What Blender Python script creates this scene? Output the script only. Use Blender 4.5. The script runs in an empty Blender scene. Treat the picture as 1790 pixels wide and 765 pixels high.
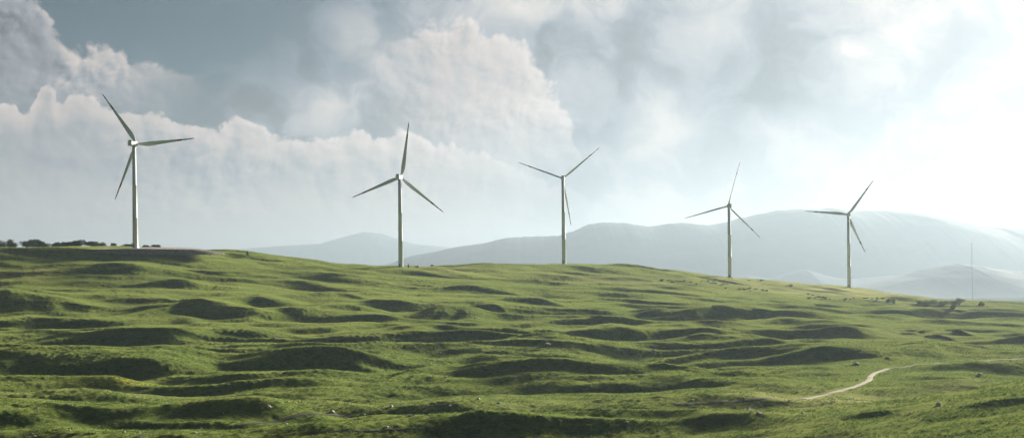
import bpy, bmesh, math, random
import numpy as np
from mathutils import Vector, Matrix, Euler

# ------------------------------------------------------------------ frame
F = 1919.0                      # focal length in photo pixels
CX, HY = 895.0, 505.0           # principal column, horizon row
ROLL = math.radians(0.8)
SUN_AZ = math.radians(41.0)     # to the right of the viewing direction (+Y)
SUN_EL = math.radians(14.0)
EXPOSURE = 2.1

scene = bpy.context.scene
col = scene.collection
rng = np.random.default_rng(7)
random.seed(7)

def px2uv(x, y):
    a = (np.asarray(x, float)-CX)/F; b = (HY-np.asarray(y, float))/F
    return a*math.cos(ROLL)+b*math.sin(ROLL), -a*math.sin(ROLL)+b*math.cos(ROLL)

def uv2px(u, v):
    a = u*math.cos(ROLL)-v*math.sin(ROLL); b = u*math.sin(ROLL)+v*math.cos(ROLL)
    return CX+F*a, HY-F*b

# ------------------------------------------------------------------ materials
class NT:
    def __init__(s, tree): s.t = tree
    def n(s, kind, **kw):
        nd = s.t.nodes.new(kind)
        for k, v in kw.items(): setattr(nd, k, v)
        return nd
    def l(s, a, b): s.t.links.new(a, b)
    def put(s, sock, v):
        if v is None: return
        if isinstance(v, (int, float)): sock.default_value = v
        elif isinstance(v, (tuple, list)): sock.default_value = tuple(v) if len(v) == len(sock.default_value) else tuple(v)+(1.0,)
        else: s.l(v, sock)
    def m(s, op, a, b=None, c=None, clamp=False):
        nd = s.n('ShaderNodeMath', operation=op, use_clamp=clamp)
        s.put(nd.inputs[0], a); s.put(nd.inputs[1], b)
        if c is not None: s.put(nd.inputs[2], c)
        return nd.outputs[0]
    def vm(s, op, a, b=None):
        nd = s.n('ShaderNodeVectorMath', operation=op)
        s.put(nd.inputs[0], a)
        if b is not None: s.put(nd.inputs[1], b)
        return nd.outputs[0]
    def mix(s, f, a, b, blend='MIX'):
        nd = s.n('ShaderNodeMix', data_type='RGBA', blend_type=blend)
        s.put(nd.inputs[0], f); s.put(nd.inputs[6], a); s.put(nd.inputs[7], b)
        return nd.outputs[2]
    def noise(s, vec, scale, detail=4, rough=.55, dist=0, dims='3D'):
        nd = s.n('ShaderNodeTexNoise', noise_dimensions=dims)
        s.put(nd.inputs['Vector'], vec)
        nd.inputs['Scale'].default_value = scale; nd.inputs['Detail'].default_value = detail
        nd.inputs['Roughness'].default_value = rough; nd.inputs['Distortion'].default_value = dist
        return nd.outputs[0]
    def ramp(s, f, lo, hi, a=0.0, b=1.0, smooth=True):
        nd = s.n('ShaderNodeMapRange', interpolation_type='SMOOTHSTEP' if smooth else 'LINEAR')
        s.put(nd.inputs['Value'], f); s.put(nd.inputs['From Min'], lo); s.put(nd.inputs['From Max'], hi)
        s.put(nd.inputs['To Min'], a); s.put(nd.inputs['To Max'], b)
        return nd.outputs[0]
    def xyz(s, v):
        nd = s.n('ShaderNodeSeparateXYZ'); s.l(v, nd.inputs[0]); return nd.outputs
    def cxyz(s, x, y, z=0.0):
        nd = s.n('ShaderNodeCombineXYZ')
        s.put(nd.inputs[0], x); s.put(nd.inputs[1], y); s.put(nd.inputs[2], z)
        return nd.outputs[0]

def new_mat(name):
    m = bpy.data.materials.new(name); m.use_nodes = True
    t = m.node_tree; t.nodes.clear()
    k = NT(t); out = k.n('ShaderNodeOutputMaterial')
    return m, k, out

def simple_mat(name, color, rough=.7, metal=0.0, var=.12, scale=2.0, bump=0.0, bscale=8.0, color2=None, spec=.3):
    m, k, out = new_mat(name)
    tc = k.n('ShaderNodeTexCoord').outputs['Object']
    nz = k.noise(tc, scale, 5, .6)
    c2 = color2 or tuple(c*(1-2*var) for c in color)
    c = k.mix(k.ramp(nz, .3, .7), c2, color)
    b = k.n('ShaderNodeBsdfPrincipled')
    k.l(c, b.inputs['Base Color']); b.inputs['Roughness'].default_value = rough
    b.inputs['Metallic'].default_value = metal
    b.inputs['Specular IOR Level'].default_value = spec
    if bump:
        bn = k.n('ShaderNodeBump'); bn.inputs['Strength'].default_value = 1.0
        bn.inputs['Distance'].default_value = bump
        k.l(k.noise(tc, bscale, 4, .6), bn.inputs['Height']); k.l(bn.outputs[0], b.inputs['Normal'])
    k.l(b.outputs[0], out.inputs[0])
    return m

# ------------------------------------------------------------------ numpy noise
_perm = np.random.default_rng(11).permutation(1024)
_ga = np.random.default_rng(12).uniform(0, 2*np.pi, 1024)
_gx, _gy = np.cos(_ga), np.sin(_ga)
def pnoise(x, y, seed=0):
    x = x+seed*37.13; y = y-seed*19.71
    xi = np.floor(x).astype(np.int64); yi = np.floor(y).astype(np.int64)
    xf = x-xi; yf = y-yi
    u = xf*xf*xf*(xf*(xf*6-15)+10); v = yf*yf*yf*(yf*(yf*6-15)+10)
    def g(ix, iy, dx, dy):
        h = _perm[(_perm[ix & 1023]+iy) & 1023]
        return _gx[h]*dx+_gy[h]*dy
    a = g(xi, yi, xf, yf); b = g(xi+1, yi, xf-1, yf)
    c = g(xi, yi+1, xf, yf-1); d = g(xi+1, yi+1, xf-1, yf-1)
    return (a+(b-a)*u)+((c+(d-c)*u)-(a+(b-a)*u))*v
def fbm(x, y, octs=4, seed=0, gain=.5):
    s = 0; a = 1.0
    for i in range(octs):
        s = s+a*pnoise(x, y, seed+i*3); x = x*2.03; y = y*2.03; a *= gain
    return s

# ------------------------------------------------------------------ base terrain table
# for a photo column: (row, depth) of the land, the last pair being the crest
COLS = [
 (-60,  [(765,235),(700,330),(650,415),(600,510),(560,600),(535,640),(500,700),(460,765),(427,812)]),
 (150,  [(765,235),(700,330),(650,415),(600,510),(560,600),(535,640),(500,705),(460,765),(430,812)]),
 (240,  [(765,235),(700,330),(650,415),(600,510),(560,600),(535,640),(500,700),(460,765),(430,818)]),
 (360,  [(765,235),(700,330),(650,415),(600,515),(560,605),(535,650),(500,715),(465,785),(435,840)]),
 (550,  [(765,235),(700,330),(650,415),(600,515),(560,610),(535,665),(500,745),(475,805),(454,860)]),
 (700,  [(765,235),(700,330),(650,415),(600,515),(560,620),(530,690),(500,775),(480,840),(464,895)]),
 (850,  [(765,232),(700,325),(650,415),(600,520),(560,630),(530,710),(500,805),(480,880),(460,960)]),
 (985,  [(765,230),(700,320),(650,415),(600,525),(560,640),(530,730),(500,840),(475,950),(458,1035)]),
 (1090, [(765,228),(700,320),(650,415),(600,525),(560,650),(530,745),(500,860),(480,960),(461,1050)]),
 (1200, [(765,225),(700,315),(650,415),(600,525),(560,660),(530,770),(505,880),(490,990),(478,1070)]),
 (1272, [(765,222),(700,312),(650,410),(600,525),(560,665),(530,790),(510,900),(498,1000),(486,1092)]),
 (1390, [(765,220),(700,310),(650,405),(600,525),(560,680),(535,810),(520,920),(508,1040),(493,1130)]),
 (1484, [(765,215),(700,305),(650,400),(600,520),(560,690),(540,810),(525,930),(514,1060),(500,1184)]),
 (1560, [(765,215),(700,305),(650,400),(600,520),(565,690),(545,800),(530,920),(521,1040),(511,1150)]),
 (1620, [(765,212),(700,300),(650,400),(600,520),(570,680),(550,790),(535,900),(527,990),(524,1080)]),
 (1700, [(765,210),(700,300),(650,400),(600,520),(570,680),(552,790),(538,890),(532,960),(529,1030)]),
 (1860, [(765,210),(700,300),(650,400),(600,520),(572,680),(555,780),(544,870),(538,940),(534,1010)]),
]
CAMH = 30.0     # height of the viewpoint's own hillside above the valley floor, roughly
_tY = np.concatenate([[0, 60, 120, 180], np.arange(200, 1320, 10.), [1400, 1600, 2000, 2600, 4000, 9000, 30000]])
_tA = np.radians(np.arange(-34, 34.01, .5))
def _build_base():
    Z = np.zeros((len(_tA), len(_tY)))
    for i, a in enumerate(_tA):
        u = math.tan(a); x = CX+F*u
        zc = []
        for (cx, rows) in COLS:
            ys = np.array([q[0] for q in rows], float); Ys = np.array([q[1] for q in rows], float)
            v = np.array([(-u*math.sin(ROLL)*0+ (HY-yy)/F/math.cos(ROLL)-u*math.tan(ROLL)) for yy in ys])
            z = v*Ys
            zc0 = z[-1]; Yc = Ys[-1]
            Yt = np.concatenate([[0, 60, 120, 180], Ys, [Yc+40, Yc+120, Yc+300, Yc+900, 2600, 9000, 30000]])
            zt = np.concatenate([[-1.8, -11, -21.5, z[0]+1.0], z, [zc0-.8, zc0-5, zc0-22, min(-45, zc0-60), -64, -66, -66]])
            zc.append(np.interp(_tY, Yt, zt))
        zc = np.array(zc); cxs = np.array([c[0] for c in COLS], float)
        for j in range(len(_tY)):
            Z[i, j] = np.interp(x, cxs, zc[:, j])
    for _ in range(4):      # relax the kinks of the table
        S = Z.copy()
        S[:, 4:-8] = (Z[:, 3:-9]+2*Z[:, 4:-8]+Z[:, 5:-7])/4
        S[1:-1] = (S[:-2]+2*S[1:-1]+S[2:])/4
        Z = S
    return Z
_Z = _build_base()
def base_z(X, Y):
    """X, Y world -> smooth land height"""
    d = np.hypot(X, Y); az = np.arctan2(X, Y); aa = np.clip(az, _tA[0], _tA[-1])
    Yd = d*np.cos(aa)
    fi = (aa-_tA[0])/(_tA[1]-_tA[0]); i = np.clip(fi.astype(int), 0, len(_tA)-2); fi = fi-i
    j = np.clip(np.searchsorted(_tY, Yd)-1, 0, len(_tY)-2)
    fj = np.clip((Yd-_tY[j])/(_tY[j+1]-_tY[j]), 0, 1)
    z = (_Z[i, j]*(1-fi)+_Z[i+1, j]*fi)*(1-fj)+(_Z[i, j+1]*(1-fi)+_Z[i+1, j+1]*fi)*fj
    return z

_YS = np.arange(205, 1240, 1.0)
def land_at(px, py):
    """world point of the smooth land seen at a photo pixel (first hit)"""
    u, v = px2uv(px, py)
    z = base_z(u*_YS, _YS)
    hit = np.nonzero(z/_YS >= v)[0]
    Y = _YS[hit[0]] if len(hit) else _YS[np.argmax(z/_YS-v)]
    return np.array([u*Y, Y])

# ------------------------------------------------------------------ mounds
# crest polyline in photo pixels, height of its shaded face in photo pixels
MOUNDS = [
 ([(-60,508),(20,508),(115,511)],30), ([(100,514),(140,517),(170,532)],16),
 ([(130,500),(220,507),(290,521),(330,540)],13), ([(285,525),(320,512),(360,508),(400,516),(440,540)],32),
 ([(425,520),(450,514),(475,520)],17), ([(470,525),(500,530),(530,545)],15),
 ([(540,535),(575,526),(625,527),(665,537)],20), ([(655,518),(690,516),(720,522)],13),
 ([(725,540),(760,530),(795,529),(845,543)],19), ([(830,530),(860,532),(880,542)],9),
 ([(940,548),(985,541),(1025,545),(1050,556)],11), ([(1050,574),(1080,571),(1120,577)],13),
 ([(1185,578),(1235,572),(1320,581)],16), ([(1130,541),(1165,536),(1200,541)],10),
 ([(1215,538),(1240,533),(1290,541)],18), ([(1280,541),(1320,536),(1380,545)],20),
 ([(1380,532),(1420,529),(1460,532)],8), ([(1400,550),(1470,543),(1560,545),(1640,552)],15),
 ([(1480,575),(1540,561),(1610,568),(1650,577)],20), ([(1590,541),(1660,537),(1740,543)],12),
 ([(1610,570),(1670,562),(1740,580)],15), ([(1380,590),(1405,587),(1450,591)],10),
 ([(1380,612),(1440,601),(1520,600),(1570,614)],25), ([(1560,608),(1620,601),(1690,612)],22),
 ([(1680,608),(1705,605),(1740,608)],9), ([(1655,596),(1700,591),(1760,590)],8), ([(1765,590),(1800,582),(1850,584)],12),
 ([(1380,640),(1415,633),(1450,636)],16), ([(1410,655),(1435,648),(1465,655)],9),
 ([(1520,658),(1560,653),(1605,660)],16), ([(1640,640),(1720,634),(1860,626)],12),
 ([(1590,668),(1680,655),(1790,647),(1880,640)],18), ([(1180,648),(1300,657),(1400,660),(1475,672)],26),
 ([(960,598),(1100,602),(1280,608)],7), ([(1250,592),(1310,588),(1380,594)],13),
 ([(420,592),(560,584),(740,581),(1000,588)],8), ([(560,577),(660,574),(780,577)],9),
 ([(640,603),(800,597),(1000,600)],8), ([(520,570),(590,566),(680,567),(770,576)],12),
 ([(735,579),(820,565),(880,566),(930,577)],13), ([(-60,556),(100,552),(250,559)],13),
 ([(-60,572),(120,565),(320,572)],11), ([(-60,588),(180,580),(360,587)],7),
 ([(250,547),(320,540),(450,549)],11), ([(285,568),(360,563),(440,568),(500,580)],18),
 ([(50,608),(120,596),(200,603),(310,634),(430,668)],40), ([(-60,606),(30,604),(80,610)],32),
 ([(440,615),(500,604),(570,602),(615,612)],38), ([(390,672),(520,657),(600,648),(690,668)],14),
 ([(660,665),(720,646),(800,631)],22), ([(690,672),(750,655),(800,650)],13),
 ([(835,640),(880,633),(1030,634)],26), ([(630,614),(680,607),(730,611)],13),
 ([(1000,640),(1100,645),(1200,655)],13), ([(-60,704),(80,701),(230,700)],16),
 ([(200,712),(330,701),(430,703),(500,716)],20), ([(550,680),(640,678),(710,684)],11),
 ([(780,765),(850,748),(950,757)],12), ([(145,465),(200,457),(260,462)],9),
 ([(240,490),(290,481),(340,488)],14), ([(560,510),(590,505),(640,512)],11), ([(360,470),(420,466),(480,476)],10),
 
 ([(1000,763),(1150,752),(1290,737)],9), ([(1130,778),(1260,758),(1400,742)],14),
 
 ([(1440,705),(1560,700)],3), ([(930,695),(1060,690),(1200,697)],8), ([(150,725),(300,722),(420,730)],10),
 ([(770,500),(830,498),(900,508)],8), ([(960,500),(1060,503),(1180,516)],9), ([(1080,520),(1160,524),(1260,527)],7),
 ([(860,520),(930,519),(1000,526)],9), ([(600,740),(760,735),(900,742)],8),
 ([(460,545),(540,540),(640,548)],8), ([(60,640),(140,632),(200,640)],12),
]
def mound_segments():
    out = []
    for pts, hpx in MOUNDS:
        W = []
        for (x, y) in pts:
            p = land_at(x, y+hpx*.8); W.append(p)
        W = np.array(W)
        W[:, 1] = .45*W[:, 1]+.55*W[:, 1].mean(); Ym = W[:, 1].mean(); xm = np.mean([q[0] for q in pts]); ym = np.mean([q[1] for q in pts])
        A = hpx*Ym/F*.66
        out.append((W, A))
    for (pa, pb, Yw, Aw) in ((1430, 1620, 222, .9), (1700, 1900, 206, .6)):
        out.append((np.array([[(pa-CX)/F*Yw, Yw+3], [((pa+pb)/2-CX)/F*Yw, Yw-2], [(pb-CX)/F*Yw, Yw]]), Aw))
    return out
SEGS = mound_segments()
ROADPX = [(1405,697),(1440,690),(1475,682),(1505,671),(1520,664),(1521,657),(1530,650),(1552,644),(1590,640),(1650,634),(1740,629),(1800,627)]
ROAD = [land_at(*q) for q in ROADPX]

def land_z(X, Y, fine=True):
    """the full land height (vectorised)"""
    X = np.asarray(X, float); Y = np.asarray(Y, float)
    z = base_z(X, Y)
    # the near grassy spur that rises into the view at the lower right
    pxs = CX+F*X/np.maximum(Y, 1.0)
    hs = np.interp(pxs, [1060, 1180, 1300, 1420, 1560, 1700, 1790, 1950, 2300], [0, .25, .9, 2.4, 4.9, 7.2, 9.2, 11, 12])*(Y > 20)
    ts = 243-Y
    z = z+hs*np.where(ts > 0, np.exp(-(ts/70)**2), np.exp(-(ts/27)**2))
    d = np.hypot(X, Y); az = np.arctan2(X, Y)
    front = np.clip((math.radians(45)-np.abs(az))/.2, 0, 1)
    near = np.clip((d-140)/50, 0, 1)*np.clip((1500-d)/300, 0, 1)*front
    # the top of the ridge is smoother than the hummocky floor
    hill = np.clip((z+22)/16, 0, 1)
    rightw = np.clip((az-math.radians(6))/.22, 0, 1)
    amp = near*(1-.45*hill)*(1-.30*rightw)*(1-.78*np.clip(hs/4, 0, 1)*np.exp(-((Y-205)/75)**4))
    X2 = X+12*pnoise(X/60, Y/50, 5); Y2 = Y+15*pnoise(X/60, Y/50, 6)+2*pnoise(X/22, Y/20, 16)
    # the gravel track runs on smoothed ground
    rd = np.full(z.shape, 1e9)
    for a, b in zip(ROAD[:-1], ROAD[1:]):
        ab = b-a; tt = np.clip(((X-a[0])*ab[0]+(Y-a[1])*ab[1])/(ab@ab), 0, 1)
        rd = np.minimum(rd, (X-a[0]-tt*ab[0])**2+(Y-a[1]-tt*ab[1])**2)
    calm = 1-.88*np.exp(-rd/(13.0**2)); amp = amp*calm
    m = np.zeros_like(z)
    for W, A in SEGS:
        Lh = max((W[-1, 0]-W[0, 0])*1.5, 14*A)*.5*1.9; xq = (W[0, 0]+W[-1, 0])/2; x0, x1 = xq-Lh, xq+Lh
        y0, y1 = W[:, 1].min()-9*A-10, W[:, 1].max()+32*A+10
        sel = (X2 > x0) & (X2 < x1) & (Y2 > y0) & (Y2 < y1)
        if not sel.any(): continue
        xs, ys = X2[sel], Y2[sel]
        # crest curve Y(x), sampled as a function of x
        yc = np.interp(xs, W[:, 0], W[:, 1])
        t = yc-ys                          # towards the camera is positive
        L = W[-1, 0]-W[0, 0]
        xm = (W[0, 0]+W[-1, 0])/2; L = max(L*1.5, 14*A); 
        sn = np.abs(xs-xm)/(L*.5); tap = np.exp(-(sn*1.25)**2.6)
        wob = .92+.30*pnoise(xs/28, ys/60, 8)
        lf = A*(3.1+1.6*pnoise(xs/35, ys/50, 9)); lb = A*5.5
        prof = np.where(t > 0, np.exp(-np.abs(t/lf)**2.2), 1/(1+(t/lb)**2)**1.5)
        m[sel] = np.sqrt(m[sel]**2+(A*wob*tap*prof)**2)
    z = z+m*(1-.92*np.exp(-rd/(30.0**2)))
    big = fbm(X2/95, Y2/46, 2, 21)*5.0*(1-.35*np.clip((360-d)/120, 0, 1))
    z = z+amp*fbm(X2/150, Y2/33, 2, 25, .4)*5.2
    z = z+amp*fbm(X2/80, Y2/19, 2, 27, .4)*1.9
    z = z+amp*(big+fbm(X2/40, Y2/21, 2, 31)*2.3)
    z = z+near*(1-.35*hill)*fbm(X/11, Y/7, 3, 41)*.27
    if fine:
        tu = pnoise(X/3.4, Y/2.8, 51); z = z+near*(np.abs(tu)*.42+pnoise(X/1.7, Y/1.5, 54)*.14+pnoise(X/6.5, Y/5, 57)*.22)*(.42+.75*np.clip(.5+pnoise(X/45, Y/30, 58)*1.6, 0, 1))*(1-.55*rightw)
    # beyond the working area: gentle swells only
    z = z+np.clip((190-d)/40, 0, 1)*np.clip((d-120)/30, 0, 1)*fbm(X/12, Y/9, 3, 44)*.3+(1-near)*np.clip(d/400, 0, 1)*fbm(X/300, Y/300, 3, 61)*1.0*(d > 300)
    return z

def smoothed_z(x, y, r=2.0):
    a = np.linspace(0, 2*np.pi, 9)[:-1]
    return float(np.mean(land_z(x+r*np.cos(a), y+r*np.sin(a))))

# ------------------------------------------------------------------ mesh helpers
def mesh_obj(name, verts, faces, mats=(), parent=None, smooth=True, mat_idx=None):
    me = bpy.data.meshes.new(name)
    me.from_pydata([tuple(v) for v in verts], [], [tuple(f) for f in faces])
    for m in mats: me.materials.append(m)
    if mat_idx is not None: me.polygons.foreach_set('material_index', np.array(mat_idx, dtype=np.int32))
    if smooth: me.polygons.foreach_set('use_smooth', np.ones(len(me.polygons), bool))
    me.update()
    o = bpy.data.objects.new(name, me); col.objects.link(o)
    if parent: o.parent = parent
    return o

def grid_obj(name, P, mat, wrap=False, smooth=True):
    """P: (n, m, 3) array of points -> quads"""
    n, m, _ = P.shape
    me = bpy.data.meshes.new(name)
    ii, jj = np.meshgrid(np.arange(n if wrap else n-1), np.arange(m-1), indexing='ij')
    i2 = (ii+1) % n
    q = np.stack([ii*m+jj, i2*m+jj, i2*m+jj+1, ii*m+jj+1], -1).reshape(-1, 4).astype(np.int32)
    me.vertices.add(n*m); me.vertices.foreach_set('co', P.reshape(-1).astype(np.float32))
    me.loops.add(q.size); me.loops.foreach_set('vertex_index', q.reshape(-1))
    me.polygons.add(len(q)); me.polygons.foreach_set('loop_start', np.arange(0, q.size, 4, dtype=np.int32))
    me.polygons.foreach_set('loop_total', np.full(len(q), 4, dtype=np.int32))
    me.update(calc_edges=True)
    if smooth: me.polygons.foreach_set('use_smooth', np.ones(len(q), bool))
    me.materials.append(mat)
    o = bpy.data.objects.new(name, me); col.objects.link(o)
    return o

def tag(o, label, cat, group=None):
    o['label'] = label; o['category'] = cat
    if group: o['group'] = group
    return o
def empty(name, loc, label, cat, group=None, rz=0):
    o = bpy.data.objects.new(name, None); col.objects.link(o)
    o.location = loc; o.rotation_euler = (0, 0, rz); o.empty_display_size = 1
    return tag(o, label, cat, group)

# ------------------------------------------------------------------ ground
def grass_material():
    m, k, out = new_mat('grass_land')
    pos = k.n('ShaderNodeNewGeometry').outputs['Position']
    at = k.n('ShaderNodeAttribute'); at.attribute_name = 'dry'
    ab = k.n('ShaderNodeAttribute'); ab.attribute_name = 'bare'
    ay = k.n('ShaderNodeAttribute'); ay.attribute_name = 'yellow'
    aw = k.n('ShaderNodeAttribute'); aw.attribute_name = 'wood'
    n1 = k.noise(pos, .018, 5, .6); n2 = k.noise(pos, .11, 5, .65); n3 = k.noise(pos, .9, 3, .6); n4 = k.noise(pos, 3.0, 2, .6)
    c = k.mix(k.ramp(n1, .35, .65), (.040, .094, .024), (.090, .142, .030))
    c = k.mix(k.ramp(n2, .42, .72, 0, .65), c, (.120, .152, .030))
    c = k.mix(k.ramp(n2, .45, .25, 0, .55), c, (.028, .064, .014))
    # tussocks: darker sedge clumps between the short grass
    tus = k.m('ADD', k.m('MULTIPLY', n3, .6), k.m('MULTIPLY', n4, .4))
    c = k.mix(k.ramp(tus, .50, .40, 0, .75), c, (.030, .052, .018))
    c = k.mix(k.ramp(tus, .56, .68, 0, .5), c, (.150, .175, .040))
    n5 = k.noise(pos, .33, 3, .62)
    c = k.mix(k.ramp(n5, .50, .36, 0, .6), c, (.026, .050, .014))
    c = k.mix(k.ramp(n5, .55, .70, 0, .5), c, (.145, .172, .032))
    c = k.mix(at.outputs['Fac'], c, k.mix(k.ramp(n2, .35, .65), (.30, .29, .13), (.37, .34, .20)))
    c = k.mix(k.m('MULTIPLY', ab.outputs['Fac'], k.ramp(n2, .35, .6)), c, (.19, .135, .085))
    c = k.mix(k.m('MULTIPLY', ay.outputs['Fac'], k.ramp(n3, .40, .60)), c, (.42, .36, .03))
    c = k.mix(aw.outputs['Fac'], c, (.045, .065, .035))
    b = k.n('ShaderNodeBsdfPrincipled')
    k.l(c, b.inputs['Base Color']); b.inputs['Roughness'].default_value = .8
    k.l(k.ramp(aw.outputs['Fac'], 0, 1, .22, 0), b.inputs['Sheen Weight']); b.inputs['Specular IOR Level'].default_value = 0.0; b.inputs['Sheen Roughness'].default_value = .4
    b.inputs['Sheen Tint'].default_value = (.80, .92, .28, 1)
    bn = k.n('ShaderNodeBump'); bn.inputs['Strength'].default_value = 1.0; bn.inputs['Distance'].default_value = .5
    k.l(k.m('ADD', k.m('MULTIPLY', n3, .7), k.m('MULTIPLY', n4, .5)), bn.inputs['Height'])
    k.l(bn.outputs[0], b.inputs['Normal'])
    k.l(b.outputs[0], out.inputs[0])
    return m

def blob_at(px, py, rx, ry):
    """a patch of land seen round a pixel: world centre and radii"""
    p = land_at(px, py); q = land_at(px+rx, py); a = land_at(px, py-ry); b = land_at(px, py+ry)
    return p[0], p[1], abs(q[0]-p[0]), max(abs(a[1]-b[1])*.5, 4)

def build_ground():
    AZ = np.radians(np.concatenate([np.arange(-180, -40, 4), np.arange(-40, -27, .4),
        np.arange(-27, 27, .04), np.arange(27, 40, .4), np.arange(40, 180, 4)]))
    D = np.concatenate([[.5, 10, 25, 45, 70, 95, 120, 135, 143], np.arange(148, 560, .8), np.arange(560, 1340, 1.15),
        1340*1.03**np.arange(0, 105)])
    D = D[D < 17500]
    A, R = np.meshgrid(AZ, D, indexing='ij')
    X = R*np.sin(A); Y = R*np.cos(A)
    Z = np.zeros_like(X)
    for s in range(0, len(AZ), 200):
        Z[s:s+200] = land_z(X[s:s+200], Y[s:s+200])
    o = grid_obj('ground', np.stack([X, Y, Z], -1), grass_material(), wrap=True)
    o['kind'] = 'structure'
    aw = o.data.attributes.new('wood', 'FLOAT', 'POINT')
    aw.data.foreach_set('value', np.clip((np.hypot(X, Y)-1450)/500, 0, 1).reshape(-1).astype(np.float32))
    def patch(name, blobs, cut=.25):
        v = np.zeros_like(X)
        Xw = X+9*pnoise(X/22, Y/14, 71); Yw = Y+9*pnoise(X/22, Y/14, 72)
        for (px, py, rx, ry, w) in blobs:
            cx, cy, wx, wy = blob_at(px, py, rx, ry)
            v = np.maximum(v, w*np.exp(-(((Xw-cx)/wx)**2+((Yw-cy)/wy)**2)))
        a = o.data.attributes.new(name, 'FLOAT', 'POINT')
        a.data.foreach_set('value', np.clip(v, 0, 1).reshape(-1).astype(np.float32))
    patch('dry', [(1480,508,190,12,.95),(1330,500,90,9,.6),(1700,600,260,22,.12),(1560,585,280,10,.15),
        (1500,700,200,14,.75),(1750,690,110,12,.5),(780,470,60,8,.35),(1720,545,140,8,.25),(1100,490,150,10,.3),(700,715,500,8,.2),(120,692,200,5,.3),(1500,748,330,22,.22),(1620,712,200,8,.25),(1250,728,250,8,.25)])  # dry grass; the broad near-spur patch also paints in its sunlit brightness
    patch('bare', [(40,478,60,9,.9),(248,534,10,4,1),(60,490,40,6,.5),(1430,705,120,5,.4)])
    patch('yellow', [(225,671,45,3,1),(130,667,70,2.5,.4),(540,583,16,3,.45),(735,557,25,3,.3)])
    return o

# ------------------------------------------------------------------ far hills
def ridge(name, prof, Y, depth, seed, mat, rough=.12, nx=420, nt=60, base=-72):
    prof = np.array(prof, float)
    xs = np.linspace(prof[0, 0], prof[-1, 0], nx)
    ys = np.interp(xs, prof[:, 0], prof[:, 1])
    ker = np.array([1, 2, 1])/4.
    for _ in range(2): ys[1:-1] = (ys[:-2]+2*ys[1:-1]+ys[2:])/4
    u, v = px2uv(xs, ys)
    H = v*Y-base
    ts = np.linspace(-1, 1, nt)
    P = np.zeros((nx, nt, 3))
    for j, t in enumerate(ts):
        X = u*Y; YY = np.full(nx, Y+t*depth)
        f = np.cos(t*math.pi/2)**(1.2 if t < 0 else 1.6)
        nz = 1-2*np.abs(pnoise(X/(depth*.42), YY/(depth*.6), seed))
        n2 = 1-2*np.abs(pnoise(X/(depth*.17), YY/(depth*.2), seed+3))
        n3 = pnoise(X/(depth*.05), YY/(depth*.06), seed+5)
        w = np.clip(np.abs(t)*3.0, 0, 1)*np.cos(t*math.pi/2)
        z = base+H*f+w*H*(rough*1.5*(nz-.45)+rough*.8*(n2-.45)) + H*rough*.09*n3*f + H*.010*pnoise(X/(depth*.02), YY*0+seed, seed+9)*f
        P[:, j] = np.stack([X, YY, z], -1)
    # the ends run down into the plain
    e = np.minimum(np.arange(nx), np.arange(nx)[::-1])/(nx*.06)
    P[:, :, 2] = base+(P[:, :, 2]-base)*np.clip(e, 0, 1)[:, None]
    o = grid_obj(name, P, mat)
    o['kind'] = 'structure'
    return o

def hills():
    fm = simple_mat('forest_slope', (.070, .100, .105), .95, color2=(.045, .070, .07), scale=.004, spec=.05)
    ridge('mountain', [(560,480),(640,470),(690,460),(720,448),(760,441),(800,432),(850,425),(890,416),(930,414),(975,413),(1000,405),(1030,392),(1055,389),(1090,391),(1130,397),(1160,392),(1190,390),(1230,394),(1260,390),(1300,380),(1350,369),(1385,366),(1420,367),(1440,365),(1480,370),(1540,370),(1580,372),(1620,380),(1660,390),(1700,400),(1720,398),(1750,401),(1790,403),(1850,406),(1980,412),(2150,440),(2350,470)],
          9000, 2000, 3, fm, nx=700, nt=90, rough=.02)
    ridge('hill', [(1430,520),(1480,506),(1530,494),(1580,482),(1620,470),(1660,461),(1690,464),(1720,470),(1760,474),(1800,478),(1900,484),(2050,505),(2150,520)],
          5500, 850, 13, fm, nx=500, nt=80, rough=.05)
    ridge('low_hills', [(1150,500),(1270,487),(1300,480),(1340,487),(1355,483),(1380,476),(1405,471),(1430,478),(1450,484),(1480,488),(1560,481),(1620,492),(1720,500)],
          7000, 600, 23, fm, nx=500, nt=60, rough=.04)
    ridge('far_mountain', [(250,455),(380,440),(450,433),(520,428),(560,426),(600,415),(640,405),(670,409),(720,426),(780,432),(860,440),(950,446),(1050,455)],
          15500, 1500, 33, fm, nx=400, nt=50, rough=.04)

# ------------------------------------------------------------------ turbines
def add_ring_tube(verts, faces, rings):
    """rings: list of lists of points (same count) -> closed tube with caps"""
    n = len(rings[0]); s = len(verts)
    for r in rings: verts.extend(r)
    for i in range(len(rings)-1):
        for j in range(n):
            a = s+i*n+j; b = s+i*n+(j+1) % n
            faces.append((a, b, b+n, a+n))
    faces.append(tuple(s+j for j in range(n))[::-1])
    faces.append(tuple(s+(len(rings)-1)*n+j for j in range(n)))

def circle(r, z, n=32, cx=0, cy=0):
    return [(cx+r*math.cos(2*math.pi*i/n), cy+r*math.sin(2*math.pi*i/n), z) for i in range(n)]

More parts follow.
